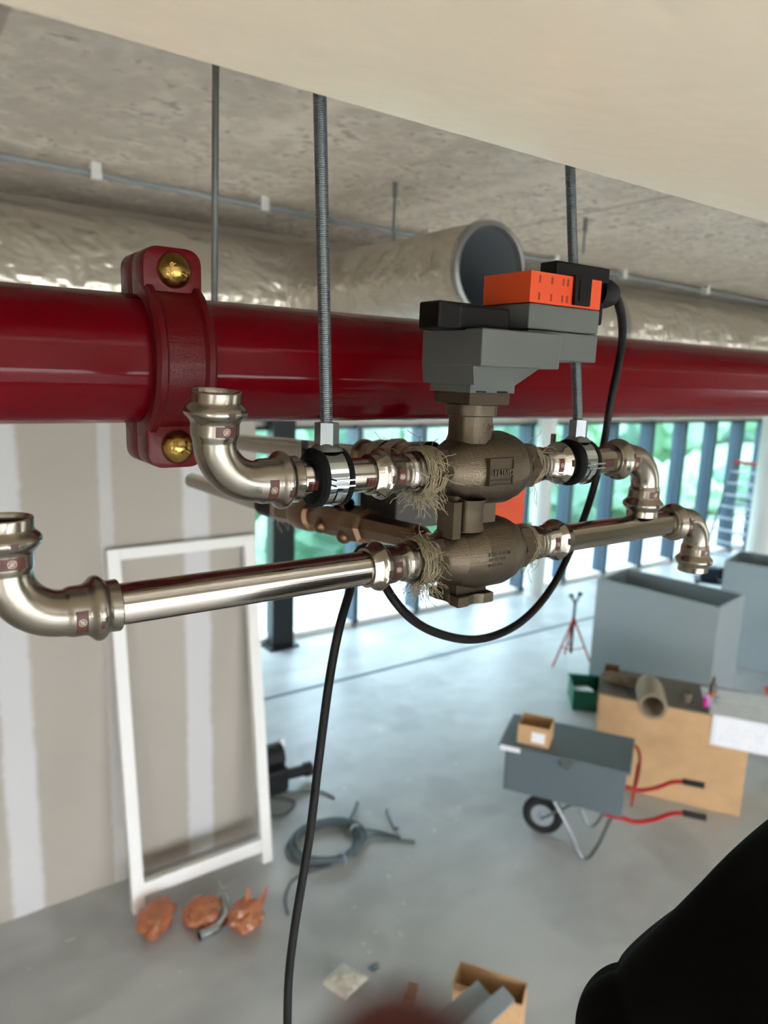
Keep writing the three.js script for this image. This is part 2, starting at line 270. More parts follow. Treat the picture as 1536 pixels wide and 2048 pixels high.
{
  const g = thing('pipe_coupling', 'red cast two-part pipe coupling with brass coloured bolts', 'coupling', [0.2135, PY, PZ]);
  const half = s => {                                        // s=+1 towards the viewer, -1 behind
    const parts = [], prof = [[-0.026, 0.058], [-0.026, 0.068], [-0.023, 0.0715], [-0.018, 0.0715], [-0.0155, 0.0675], [0.0155, 0.0675], [0.018, 0.0715], [0.023, 0.0715], [0.026, 0.068], [0.026, 0.058]];
    const l = new THREE.LatheGeometry(prof.map(([x, r]) => new THREE.Vector2(r, x)), 40, 0, Math.PI * 0.9);
    parts.push(toCreasedNormals(l.rotateZ(-Math.PI / 2), 0.7).rotateX(s > 0 ? -Math.PI * 0.45 : Math.PI * 0.55));
    return parts;
  };
  const pad = (s, up) => {                                   // bolt pad
    const sh = new THREE.Shape(), w = 0.0235, h0 = 0.045, h1 = 0.0925, c = 0.013;
    sh.moveTo(-w, h0); sh.lineTo(-w, h1 - c); sh.quadraticCurveTo(-w, h1, -w + c, h1); sh.lineTo(w - c, h1); sh.quadraticCurveTo(w, h1, w, h1 - c); sh.lineTo(w, h0);
    const e = new THREE.ExtrudeGeometry(sh, { depth: 0.03, bevelEnabled: true, bevelSize: 0.002, bevelThickness: 0.002, bevelSegments: 2 }); e.translate(0, 0, 0.003);
    if (up < 0) e.rotateZ(Math.PI); if (s < 0) e.rotateY(Math.PI);
    return toCreasedNormals(e, 0.6);
  };
  mesh('housing', [...half(1), pad(1, 1), pad(1, -1)], mat.redCast, g); mesh('housing', [...half(-1), pad(-1, 1), pad(-1, -1)], mat.redCast, g);
  for (const s of [1, -1]) {
    const b = mesh('bolt', [new THREE.SphereGeometry(0.0165, 32, 12, 0, Math.PI * 2, 0, 1.15).rotateX(Math.PI / 2).translate(0, 0, -0.0068), bar([0, 0, -0.075], [0, 0, 0.001], 0.006)], mat.yellowZinc, g);
    b.position.set(0.001, s * 0.0755, 0.035 + 0.0005);
    const mk = mesh('grade_mark', [text('8.8', 0.006, 0.0004).rotateZ(1.2).translate(-0.005, 0, 0.0086), box(0.009, 0.0008, 0.0006, 0.005, -0.001, 0.0089).rotateZ(-0.45)], mat.yellowZinc, b);
    mesh('nut', hexbar([0, s * 0.0755, -0.052], [0, s * 0.0755, -0.037], 0.02), mat.yellowZinc, g);
  }
  const lt = (s, size, x) => { const a = []; [...s].forEach((c, i) => { if (c === ' ') return; const an = 0.42 - i * size * 1.0 / 0.068; a.push(text(c, size, 0.0009).rotateZ(-Math.PI / 2).translate(x, 0, 0.0671).rotateX(-an)); }); return a; };
  mesh('raised_lettering', [...lt('VICTAULIC', 0.0065, 0.0095), ...lt('114.3 FM UL', 0.0042, -0.001), ...lt('4 INCH 009', 0.005, -0.0095)], mat.redCast, g);
}
// ---------- valve station in the foreground ----------
const VZ = -0.48, YU = 3.619, YL = 3.5405, R28 = 0.0142;
const stickerTex = canvasTex(256, 128, (c, w, h) => {
  c.fillStyle = '#4a1f14'; c.fillRect(0, 0, w, h); c.strokeStyle = '#cdbfae'; c.lineWidth = 5; c.translate(128, 64); c.beginPath(); c.arc(0, 0, 40, 0, 7); c.stroke(); c.lineWidth = 4;
  for (let k = 0; k < 5; k++) { c.rotate(Math.PI * 2 / 5); c.beginPath(); c.arc(0, -18, 9, 0, 7); c.stroke(); } c.beginPath(); c.moveTo(-38, 38); c.lineTo(34, -34); c.stroke();
});
const stickerMat = M(0xffffff, 0.5, 0, { map: stickerTex }), brownMat = M(0x3a1712, 0.5);
const printTex = canvasTex(256, 64, (c, w, h) => { c.fillStyle = '#3a1512'; c.fillRect(0, 0, w, h); c.fillStyle = '#8d5044'; for (let r = 0; r < 3; r++) for (let x = 8; x < w - 10; x += 9) if ((x * 7 + r * 5) % 4) c.fillRect(x, 10 + r * 17, 5, 7); });
const pipePrint = M(0xffffff, 0.3, 0.3, { map: printTex });
// patch on a round surface with its axis along x; a = angle above the +z direction, da = its angular height
function patchX(r, len, a, da) { const g = new THREE.CylinderGeometry(r, r, len, 12, 1, true, -da / 2, da); return g.rotateZ(-Math.PI / 2).rotateX(-a); }
function patchY(r, h, az, da) { return new THREE.CylinderGeometry(r, r, h, 12, 1, true, az - da / 2, da); }
const EL = 0.066, ER = 0.033;
function elbowGeo(inner) {
  const tot = 2 * (EL - ER) + ER * Math.PI / 2, a = EL - ER;
  const at = s => { if (s < a) return [V3(0, EL - s, 0), V3(0, -1, 0)]; if (s < tot - a) { const t = (s - a) / ER; return [V3(ER - ER * Math.cos(t), ER - ER * Math.sin(t), 0), V3(Math.sin(t), -Math.cos(t), 0)]; } return [V3(ER + s - (tot - a), 0, 0), V3(1, 0, 0)]; };
  const e = [[0, 0.0172], [0.0008, 0.0177], [0.0065, 0.0175], [0.0085, 0.0183], [0.0105, 0.0206], [0.0125, 0.0218], [0.0145, 0.0220], [0.0165, 0.0213], [0.0185, 0.0193], [0.0205, 0.0176], [0.0225, 0.0169], [0.0295, 0.0168], [0.0315, 0.0164], [0.0340, 0.0154]];
  const prof = [[0.05, 0], [0.05, 0.0132], [0.03, 0.0145], [0.004, 0.0152], [0, 0.0163], ...e]; for (let k = 0; k <= 14; k++) prof.push([a + 0.002 + (tot - 2 * a - 0.004) * k / 14, 0.0152]);
  prof.push(...e.slice().reverse().map(([s, r]) => [tot - s, r]), [tot, R28]);
  const n = 40, pos = [], uv = [], idx = [];
  prof.forEach(([s, r], i) => { const [p, t] = at(s), B = V3(0, 0, 1).cross(t); for (let k = 0; k <= n; k++) { const th = k / n * Math.PI * 2; pos.push(p.x + r * Math.sin(th) * B.x, p.y + r * Math.sin(th) * B.y, p.z + r * Math.cos(th)); uv.push(k / n, s * 8); if (i && k < n) { const q = i * (n + 1) + k; idx.push(q - n - 1, q - n, q, q, q - n, q + 1); } } });
  const g = new THREE.BufferGeometry(); g.setAttribute('position', new THREE.Float32BufferAttribute(pos, 3)); g.setAttribute('uv', new THREE.Float32BufferAttribute(uv, 2)); g.setIndex(idx); g.computeVertexNormals(); return g;
}
const elbowG = elbowGeo();
function elbow(label, x, y, rz) {
  const g = thing('press_elbow', label, 'elbow', [x, y, VZ], 0, 'press-fit elbows'); g.rotation.z = rz;
  mesh('body', elbowG, mat.steel, g);
  mesh('seal_ring', latheY([[EL - 0.02, 0.0145], [EL - 0.017, 0.0136], [EL - 0.0075, 0.0136], [EL - 0.005, 0.0152]], 32), mat.rubber, g).userData.label = 'black rubber seal inside the open end';
  const s1 = mesh('sticker', patchY(0.01695, 0.0075, 0.12, 0.95).translate(0, EL - 0.026, 0), stickerMat, g), s2 = mesh('sticker', patchX(0.01695, 0.0075, rz ? 0.25 : -0.2, 0.95).translate(EL - 0.026, 0, 0), stickerMat, g);
  s1.userData.label = 'brown square sticker with a white emblem'; s2.userData.label = 'brown square sticker with a white emblem';
  mesh('brown_dot', patchY(0.0222, 0.0045, 0.15, 0.2).translate(0, EL - 0.0145, 0), brownMat, g); mesh('brown_dot', patchX(0.0222, 0.003, -0.25, 0.25).translate(EL - 0.0145, 0, 0), brownMat, g);
  return g;
}
elbow('stainless press elbow open upwards in front of the red coupling', 0.1885, YU, 0).rotation.x = 0.1;
elbow('stainless press elbow open upwards cut by the left edge', 0.054, YL, 0);
elbow('stainless press elbow turning down just above the lower pipe', 0.6905, YU, Math.PI);
elbow('stainless press elbow open downwards at the far right pipe end', 0.805, YL, Math.PI);
function steelPipe(label, x0, x1, y, prints = []) {
  const g = thing('steel_pipe', label, 'pipe', [0, y, VZ], 0, 'stainless pipes of the valve station');
  mesh('tube', latheX([[x0, R28 - 0.0012], [x0, R28], [x1, R28], [x1, R28 - 0.0012]], 48), mat.pipe, g);
  for (const [x, l, a] of prints) mesh('print', patchX(R28 + 0.0001, l, a, 0.55).translate(x, 0, 0), pipePrint, g).userData.label = 'dark red printed strip';
}
steelPipe('short stainless pipe through the clamp left of the valve', 0.245, 0.33, YU, [[0.2655, 0.016, -0.3], [0.3155, 0.012, -0.3]]);
steelPipe('short stainless pipe through the clamp right of the valve', 0.535, 0.64, YU, [[0.555, 0.02, -0.1], [0.607, 0.012, -0.1]]);
steelPipe('long stainless pipe from left elbow to lower valve port', 0.108, 0.335, YL, [[0.22, 0.19, -1.25]]);
steelPipe('stainless pipe from lower valve port to far right elbow', 0.54, 0.755, YL, []);
const adG = latheX([[0, R28], [0, 0.0168], [0.006, 0.0172], [0.008, 0.0182], [0.010, 0.0205], [0.012, 0.0212], [0.014, 0.0205], [0.0165, 0.0185], [0.0185, 0.0168], [0.027, 0.0165], [0.0285, 0.0152], [0.036, 0.0150], [0.037, 0.0165], [0.040, 0.0168], [0.041, 0.0150], [0.046, 0.0150], [0.047, 0.0165], [0.060, 0.0165], [0.060, 0.01]], 40, 0.9);
function adapter(label, x, y, s) {
  const g = thing('press_adapter', label, 'pipe fitting', [x, y, VZ], 0, 'press adapters'); if (s < 0) g.rotation.set(0, Math.PI, 0);
  mesh('body', adG, mat.steel, g);
  mesh('sticker', patchX(0.0167, 0.008, s > 0 ? -0.05 : 0.0, 0.8).rotateY(s > 0 ? 0 : 0).translate(0.0235, 0, 0), stickerMat, g).rotation.x = s > 0 ? 0 : Math.PI;
  const d = mesh('brown_dot', patchX(0.0213, 0.004, -0.1, 0.3).translate(0.0125, 0, 0), brownMat, g); if (s < 0) d.rotation.x = Math.PI;
}
adapter('press adapter left of the upper valve body', 0.3195, YU, 1);
adapter('press adapter left of the lower valve body', 0.3195, YL, 1);
adapter('press adapter right of the upper valve body', 0.5575, YU, -1);
adapter('press adapter right of the lower valve body', 0.5615, YL, -1);

{ // six-way control valve
  const g = thing('control_valve', 'nickel-plated cast six-way control valve with two stacked bodies', 'valve', [0.4275, 0, VZ]);
  const prof = s => [[-0.0475, 0.012], [-0.0475, 0.0195], [-0.0355, 0.0197], [-0.031, 0.0205], [-0.0165, 0.0285], [0.0045, 0.0336], [0.036, 0.0334], [0.0395, 0.0325], [0.040, 0.0312], [0.047, 0.0302], [0.056, 0.0255], [0.060, 0.0215], [0.061, 0.0196], [0.074, 0.0193], [0.074, 0.012]];
  for (const [n, y, L] of [['upper_body', YU, 'upper valve body with raised maker plate'], ['lower_body', YL, 'lower valve body with printed type code']]) {
    const b = mesh(n, [latheX(prof(), 56, 0.19), hexbar([-0.047, 0, 0], [-0.034, 0, 0], 0.0385), hexbar([0.062, 0, 0], [0.073, 0, 0], 0.0385)], mat.nickel, g); b.position.y = y; b.userData.label = L;
    if (n === 'upper_body') {
      mesh('raised_plate', [bx(-0.0145, 0.0145, 0.0105, 0.012, 0.0295, 0.0352), bx(-0.0145, 0.0145, -0.012, -0.0105, 0.0295, 0.0352), bx(-0.0145, -0.013, -0.0105, 0.0105, 0.0295, 0.0352), bx(0.013, 0.0145, -0.0105, 0.0105, 0.0295, 0.0352), bx(-0.013, 0.013, -0.0105, 0.0105, 0.0290, 0.0338), text('BELIMO', 0.0054, 0.0014).translate(0, -0.0005, 0.0337), bx(-0.012, 0.012, -0.0082, -0.0068, 0.033, 0.0346)].map(q => q.rotateX(0.0).translate(0.0085, 0.001, 0)), mat.nickel, b);
    } else {
      const ink = []; const put = (s, size, y) => [...s].forEach((ch, i) => { if (ch !== ' ') ink.push(text(ch, size, 0.00015).translate(0.002 + i * size * 0.82, 0, 0.0335).rotateX(-y / 0.0335)); });
      put('R300-4-4-B2', 0.0030, 0.006); put('2A-17-015', 0.0028, 0.001); put('DN20 kvs', 0.0026, -0.004); mesh('print', ink, mat.ink, b);
    }
  }
  mesh('bridge', [latheY([[YL + 0.025, 0.0165], [YL + 0.033, 0.0140], [YU - 0.033, 0.0140], [YU - 0.025, 0.0165]], 32).translate(-0.006, 0, 0.009), bx(-0.026, 0.024, YL + 0.022, YU - 0.022, -0.008, 0.014), bx(-0.031, -0.022, YL + 0.02, YU - 0.026, 0.006, 0.02)], mat.nickel, g);
  mesh('neck', latheY([[YU + 0.024, 0.0215], [YU + 0.030, 0.0195], [YU + 0.047, 0.0193], [YU + 0.048, 0.0225], [YU + 0.057, 0.0228], [YU + 0.0585, 0.0205], [YU + 0.062, 0.02]], 40, 0.5), mat.nickel, g);
  mesh('size_mark', [text('3/4', 0.0065, 0.0008).rotateX(0).translate(0.004, YU + 0.038, 0.0187)], mat.nickel, g);
  mesh('top_flange', rb(-0.0235, 0.0235, 3.6765, 3.687, -0.0235, 0.0235, 0.0015), mat.nickel, g);
  const sh = new THREE.Shape(), a = 0.0205, w = 0.0145; sh.moveTo(-a, -a); sh.lineTo(-a + 0.011, -a); sh.quadraticCurveTo(0, -w, a - 0.011, -a); sh.lineTo(a, -a); sh.lineTo(a, -a + 0.011); sh.quadraticCurveTo(w, 0, a, a - 0.011); sh.lineTo(a, a); sh.lineTo(a - 0.011, a); sh.quadraticCurveTo(0, w, -a + 0.011, a); sh.lineTo(-a, a); sh.lineTo(-a, a - 0.011); sh.quadraticCurveTo(-w, 0, -a, -a + 0.011); sh.lineTo(-a, -a);
  mesh('foot', [new THREE.ExtrudeGeometry(sh, { depth: 0.0085, bevelEnabled: true, bevelSize: 0.0006, bevelThickness: 0.0006, bevelSegments: 1 }).rotateX(-Math.PI / 2).translate(0, 3.4975, 0), bx(-0.018, 0.018, 3.505, YL - 0.024, -0.014, 0.014)], mat.nickel, g);
}
{ // rotary actuator
  const g = thing('rotary_actuator', 'grey and orange rotary actuator mounted on the front valve', 'actuator', [0, 0, 0]);
  const slab = (pts, y0, y1) => toCreasedNormals(new THREE.ExtrudeGeometry(new THREE.Shape(pts.map(([x, z]) => new THREE.Vector2(x, -z))), { depth: y1 - y0, bevelEnabled: false }).rotateX(-Math.PI / 2).translate(0, y0, 0), 0.4);
  mesh('bracket', [rb(0.395, 0.4865, 3.7085, 3.7385, -0.513, -0.435, 0.0015)], mat.plasticGrey, g);
  const side = new THREE.Shape([[0.3995, 3.6935], [0.4455, 3.6935], [0.475, 3.7090], [0.3975, 3.7090]].map(p => new THREE.Vector2(...p)));
  mesh('bracket_base', [toCreasedNormals(new THREE.ExtrudeGeometry(side, { depth: 0.068, bevelEnabled: false }).translate(0, 0, -0.515), 0.3), bx(0.4015, 0.4525, 3.6868, 3.6945, -0.507, -0.4535)], mat.plasticGrey, g);
  mesh('bracket_slot', [bx(0.408, 0.419, 3.6872, 3.6885, -0.4538, -0.4532), bx(0.432, 0.444, 3.6872, 3.6885, -0.4538, -0.4532)], mat.plasticBlack, g);
  mesh('lower_housing', rb(0.458, 0.5495, 3.7165, 3.7415, -0.513, -0.4475, 0.0015), mat.plasticGrey, g);
  mesh('upper_housing', rb(0.4575, 0.5485, 3.7422, 3.7635, -0.513, -0.447, 0.0015), mat.plasticGrey, g);
  const cov = mesh('cover', slab([[0.4565, -0.447], [0.5475, -0.447], [0.5475, -0.513], [0.466, -0.513], [0.4565, -0.505]], 3.764, 3.7895), mat.orange, g); cov.userData.label = 'orange cover with small slots';
  for (const y of [3.7835, 3.7695]) for (const x of [0.4665, 0.4815, 0.4955, 0.5015]) mesh('slot', bx(x, x + 0.0022, y - 0.003, y + 0.003, -0.4474, -0.4468), mat.orangeDark, cov);
  mesh('switch', [rb(0.509, 0.5305, 3.7655, 3.7915, -0.45, -0.4435, 0.001), bx(0.514, 0.525, 3.769, 3.787, -0.4438, -0.4428)], mat.plasticBlack, g);
  mesh('hand_lever', [rb(0.366, 0.405, 3.737, 3.7585, -0.482, -0.4555, 0.002), rb(0.386, 0.4435, 3.7375, 3.7575, -0.5, -0.4545, 0.003), latheY([[3.7375, 0], [3.7375, 0.024], [3.756, 0.024], [3.758, 0]], 32).translate(0.4275, 0, -0.48)], mat.plasticBlack, g).userData.label = 'black clamp and hand lever';
  mesh('terminal_box', [rb(0.498, 0.571, 3.7895, 3.8035, -0.478, -0.457, 0.002), rb(0.5505, 0.569, 3.752, 3.79, -0.478, -0.46, 0.002)], mat.plasticBlack, g);
  mesh('cable_gland', [latheX([[0.565, 0], [0.565, 0.0135], [0.58, 0.0135], [0.588, 0.011], [0.592, 0.0065], [0.592, 0]], 24).translate(0, 3.7825, -0.468)], mat.plasticBlack, g);
  mesh('screw', [bx(0.397, 0.405, 3.7382, 3.7412, -0.495, -0.489)], mat.zincBright, g);
}
tag(mesh('actuator_cable', tube([[0.58, 3.7825, -0.468], [0.594, 3.7812, -0.468], [0.6128, 3.7714, -0.475], [0.6386, 3.7561, -0.49], [0.6635, 3.7343, -0.508], [0.6829, 3.6794, -0.53], [0.6824, 3.6217, -0.535], [0.6745, 3.5625, -0.54], [0.654, 3.5164, -0.54], [0.6065, 3.4652, -0.53], [0.5512, 3.4393, -0.52], [0.484, 3.4365, -0.51], [0.426, 3.4543, -0.505], [0.3885, 3.4775, -0.505], [0.3687, 3.5045, -0.515], [0.367, 3.5249, -0.53], [0.3753, 3.5341, -0.56], [0.3736, 3.5258, -0.575], [0.3585, 3.5037, -0.56], [0.3501, 3.4976, -0.55], [0.3337, 3.4688, -0.54], [0.325, 3.4261, -0.54], [0.3148, 3.3475, -0.54], [0.3044, 3.256, -0.54], [0.2903, 3.1684, -0.54], [0.2843, 3.1146, -0.54], [0.2832, 3.0581, -0.54], [0.29, 2.85, -0.54], [0.32, 2.5, -0.56]], 0.0043, 260, 12), mat.cable), 'black actuator cable looping under the valve and hanging down', 'cable');

function clamp(label, x, tilt) {
  const g = thing('pipe_clamp', label, 'pipe clamp', [x, YU, VZ], 0, 'rubber-lined pipe clamps');
  mesh('rubber_lining', latheX([[-0.0145, R28], [-0.0145, 0.0205], [-0.0125, 0.0232], [-0.0085, 0.0232], [-0.0085, 0.0212], [0.0085, 0.0212], [0.0085, 0.0232], [0.0125, 0.0232], [0.0145, 0.0205], [0.0145, R28]], 48, 0.5), mat.rubber, g);
  mesh('band', latheX([[-0.0095, 0.0212], [-0.0095, 0.0224], [0.0095, 0.0224], [0.0095, 0.0212]], 48, 0.5), mat.zincBright, g);
  mesh('embossed_rib', [patchX(0.0232, 0.0045, -0.75, 1.0).translate(0.0005, 0, 0), patchX(0.0232, 0.0045, -2.4, 1.2)], mat.zincBright, g);
  mesh('ear', [rb(-0.0085, 0.0085, 0.0010, 0.0026, 0.0205, 0.031, 0.0006), rb(-0.0085, 0.0085, -0.0034, -0.0018, 0.0205, 0.031, 0.0006)], mat.zincBright, g);
  mesh('ear', [rb(-0.0085, 0.0085, 0.0010, 0.0026, -0.033, -0.0205, 0.0006), rb(-0.0085, 0.0085, -0.0034, -0.0018, -0.033, -0.0205, 0.0006)], mat.zincBright, g);
  mesh('clamp_screw', thread(0.034, 0.003, 0.001, 10).translate(-0.004, -0.008, -0.028), mat.zinc, g);
  mesh('weld_socket', [latheY([[0.021, 0.0135], [0.0225, 0.0125], [0.026, 0.009], [0.0275, 0.0075]], 24)], mat.zinc, g);
  mesh('socket_nut', hexbar([0, 0.0245, 0], [0, 0.0425, 0], 0.0165), mat.zinc, g);
  return g;
}
clamp('rubber-lined zinc pipe clamp left of the valve', 0.2805);
clamp('rubber-lined zinc pipe clamp right of the valve', 0.5715);
function rodThing(label, a, b, r, threaded, group) {
  const A = V3(...a), d = V3(...b).sub(A), L = d.length();
  const g = thing('threaded_rod', label, 'rod', a, 0, group); g.quaternion.setFromUnitVectors(V3(0, 1, 0), d.normalize());
  mesh('shaft', threaded ? thread(L, r) : latheY([[0, 0], [0, r], [L, r], [L, 0]], 14), mat.zinc, g);
}
rodThing('zinc threaded rod holding the left pipe clamp', [0.2805, 3.652, VZ], [0.253, H, -0.4883], 0.005, true, 'threaded hanger rods');
rodThing('zinc threaded rod holding the right pipe clamp', [0.5715, 3.652, VZ], [0.5118, H, -0.5343], 0.005, true, 'threaded hanger rods');
rodThing('plain thin blue-grey hanger rod behind the red coupling', [0.376, 3.6, -0.955], [0.387, H, -0.95], 0.0045, false);

// hemp wound into the threaded joints
function hemp(label, x, y, z, r, w, n, loose, axisZ) {
  const parts = [];
  for (let i = 0; i < n; i++) {                                                     // wound strands
    const x0 = rr(-w / 2, w / 2), a0 = rr(0, 6.3), turn = rr(2, 6), pts = [], rad = r + rr(0, 0.0034);
    for (let k = 0; k <= 8; k++) { const a = a0 + turn * k / 8, q = rad + rr(-0.0005, 0.0009); pts.push([x0 + (rnd() - 0.5) * 0.003 + 0.006 * (k / 8 - 0.5) * rr(-1, 1), Math.cos(a) * q, Math.sin(a) * q]); }
    parts.push(tube(pts, 0.00034, 16, 4));
  }
  for (let i = 0; i < loose; i++) {                                                 // loose ends, mostly hanging
    const a = rnd() < 0.65 ? rr(2.2, 4.1) : rr(0, 6.3), x0 = rr(-w / 2, w / 2), pts = [[x0, Math.cos(a) * r, Math.sin(a) * r]]; let p = V3(...pts[0]), d = V3(rr(-0.8, 0.8), Math.cos(a) - 0.25, Math.sin(a)).normalize();
    const L = rr(0.008, 0.028); for (let k = 0; k < 5; k++) { d.add(V3(rr(-0.6, 0.6), rr(-0.75, 0.45), rr(-0.6, 0.6))).normalize(); p = p.clone().addScaledVector(d, L / 5); pts.push(p.toArray()); }
    parts.push(tube(pts, 0.00030, 12, 4));
  }
  const m = mesh('hemp_winding', parts, mat.hemp); m.position.set(x, y, z); if (axisZ) m.rotation.y = Math.PI / 2;
  m.userData.kind = 'stuff'; tag(m, label, 'hemp', 'hemp fibres at the joints');
}
hemp('frayed hemp fibres at the left joint of the upper valve', 0.377, YU, VZ, 0.0183, 0.02, 75, 130);
hemp('frayed hemp fibres at the left joint of the lower valve', 0.377, YL, VZ, 0.0183, 0.02, 75, 140);
hemp('thin hemp fibres at the right joint of the upper valve', 0.504, YU, VZ, 0.017, 0.008, 20, 26);
hemp('thin hemp fibres at the right joint of the lower valve', 0.506, YL, VZ, 0.017, 0.008, 20, 34);

// ---------- second valve station behind the red pipe ----------
const RX = 0.49;
function rear(name, label, category, y0, z0, y1, z1, geoFn, m, group) {            // built along +z from (y0,z0) towards (y1,z1)
  const g = thing(name, label, category, [RX, y0, z0], 0, group), d = V3(0, y1 - y0, z1 - z0), L = d.length(); g.quaternion.setFromUnitVectors(V3(0, 0, 1), d.normalize()); geoFn(g, L); return g;
}
rear('steel_pipe', 'stainless pipe of the rear station below the red pipe, upper line', 'pipe', 3.570, -1.30, 3.597, -0.745, (g, L) => mesh('tube', latheZ([[0, R28 - 0.0012], [0, R28], [L, R28], [L, R28 - 0.001]], 40), mat.pipe, g));
rear('union_fitting', 'brownish union fitting of the rear upper line', 'pipe fitting', 3.597, -0.752, 3.613, -0.61, (g, L) => {
  mesh('body', latheZ([[0, R28], [0, 0.017], [0.008, 0.0215], [0.014, 0.0205], [0.018, 0.0165], [0.034, 0.0165], [0.036, 0.0195], [0.062, 0.0195], [0.064, 0.0165], [L, 0.0165]], 32, 0.5), mat.rearBrass, g); mesh('union_nut', hexbar([0, 0, 0.066], [0, 0, 0.09], 0.036), mat.rearBrass, g); });
rear('steel_pipe', 'stainless pipe of the rear station with cut end, lower line', 'pipe', 3.4805, -1.36, 3.4895, -0.995, (g, L) => { mesh('tube', latheZ([[0.05, 0], [0.05, R28 - 0.0014], [0, R28 - 0.0014], [0, R28], [L, R28]], 40), mat.pipe, g); });
rear('union_fitting', 'brass ball valve and union of the rear lower line', 'pipe fitting', 3.4885, -1.03, 3.5155, -0.655, (g, L) => {
  mesh('end_socket', latheZ([[0, R28], [0, 0.018], [0.02, 0.0185], [0.035, 0.017], [0.06, 0.017]], 32, 0.5), mat.plasticBlack, g);
  mesh('hex_socket', hexbar([0, 0, 0.055], [0, 0, 0.12], 0.036), mat.rearBrass, g);
  mesh('union_ring', latheZ([[0.118, 0.016], [0.118, 0.0225], [0.124, 0.0245], [0.158, 0.0245], [0.164, 0.0225], [0.168, 0.016]], 32, 0.5), mat.rearBrass, g);
  mesh('ball_body', [latheZ([[0.165, 0.0165], [0.185, 0.019], [0.205, 0.0225], [0.225, 0.0225], [0.245, 0.019], [0.26, 0.0175]], 32, 0.9), new THREE.SphereGeometry(0.011, 16, 10).translate(-0.02, -0.006, 0.215), new THREE.SphereGeometry(0.0105, 16, 10).translate(-0.016, -0.014, 0.268)], mat.rearBrass, g);
  mesh('wing_handle', [tube([[-0.004, 0.02, 0.175], [-0.004, 0.03, 0.195], [-0.004, 0.026, 0.215], [-0.004, 0.03, 0.24], [-0.004, 0.025, 0.262]], 0.0085, 24, 10), bar([0, 0.018, 0.215], [0, 0.03, 0.215], 0.008)], mat.rearBrass, g);
  mesh('end_nut', latheZ([[0.258, 0.0175], [0.262, 0.024], [0.285, 0.0255], [0.3, 0.024], [0.303, 0.018], [L - 0.03, 0.0165], [L + 0.03, 0.0155], [L + 0.045, 0.009], [L + 0.045, 0]], 8, 0.3), mat.rearBrass, g); });
hemp('wisp of hemp on the rear lower line beside the ball valve', RX, 3.494, -0.965, 0.0178, 0.02, 24, 14, true);
hemp('reddish rear joint with dark hemp ends', RX, 3.603, -0.70, 0.018, 0.02, 20, 14, true);
{
  const g = thing('rotary_actuator', 'second actuator lying behind the valve, orange end showing', 'actuator', [0, 0, 0]);
  mesh('body', rb(0.52, 0.70, 3.505, 3.572, -0.80, -0.715, 0.004), M(0x35322d, 0.5), g);
  mesh('lid', rb(0.497, 0.61, 3.556, 3.574, -0.805, -0.70, 0.003), mat.plasticBlack, g);
  mesh('cover', [rb(0.66, 0.735, 3.47, 3.553, -0.80, -0.70, 0.004)], mat.orange, g); mesh('switch', bx(0.722, 0.7355, 3.482, 3.49, -0.7005, -0.698), mat.plasticBlack, g);
}

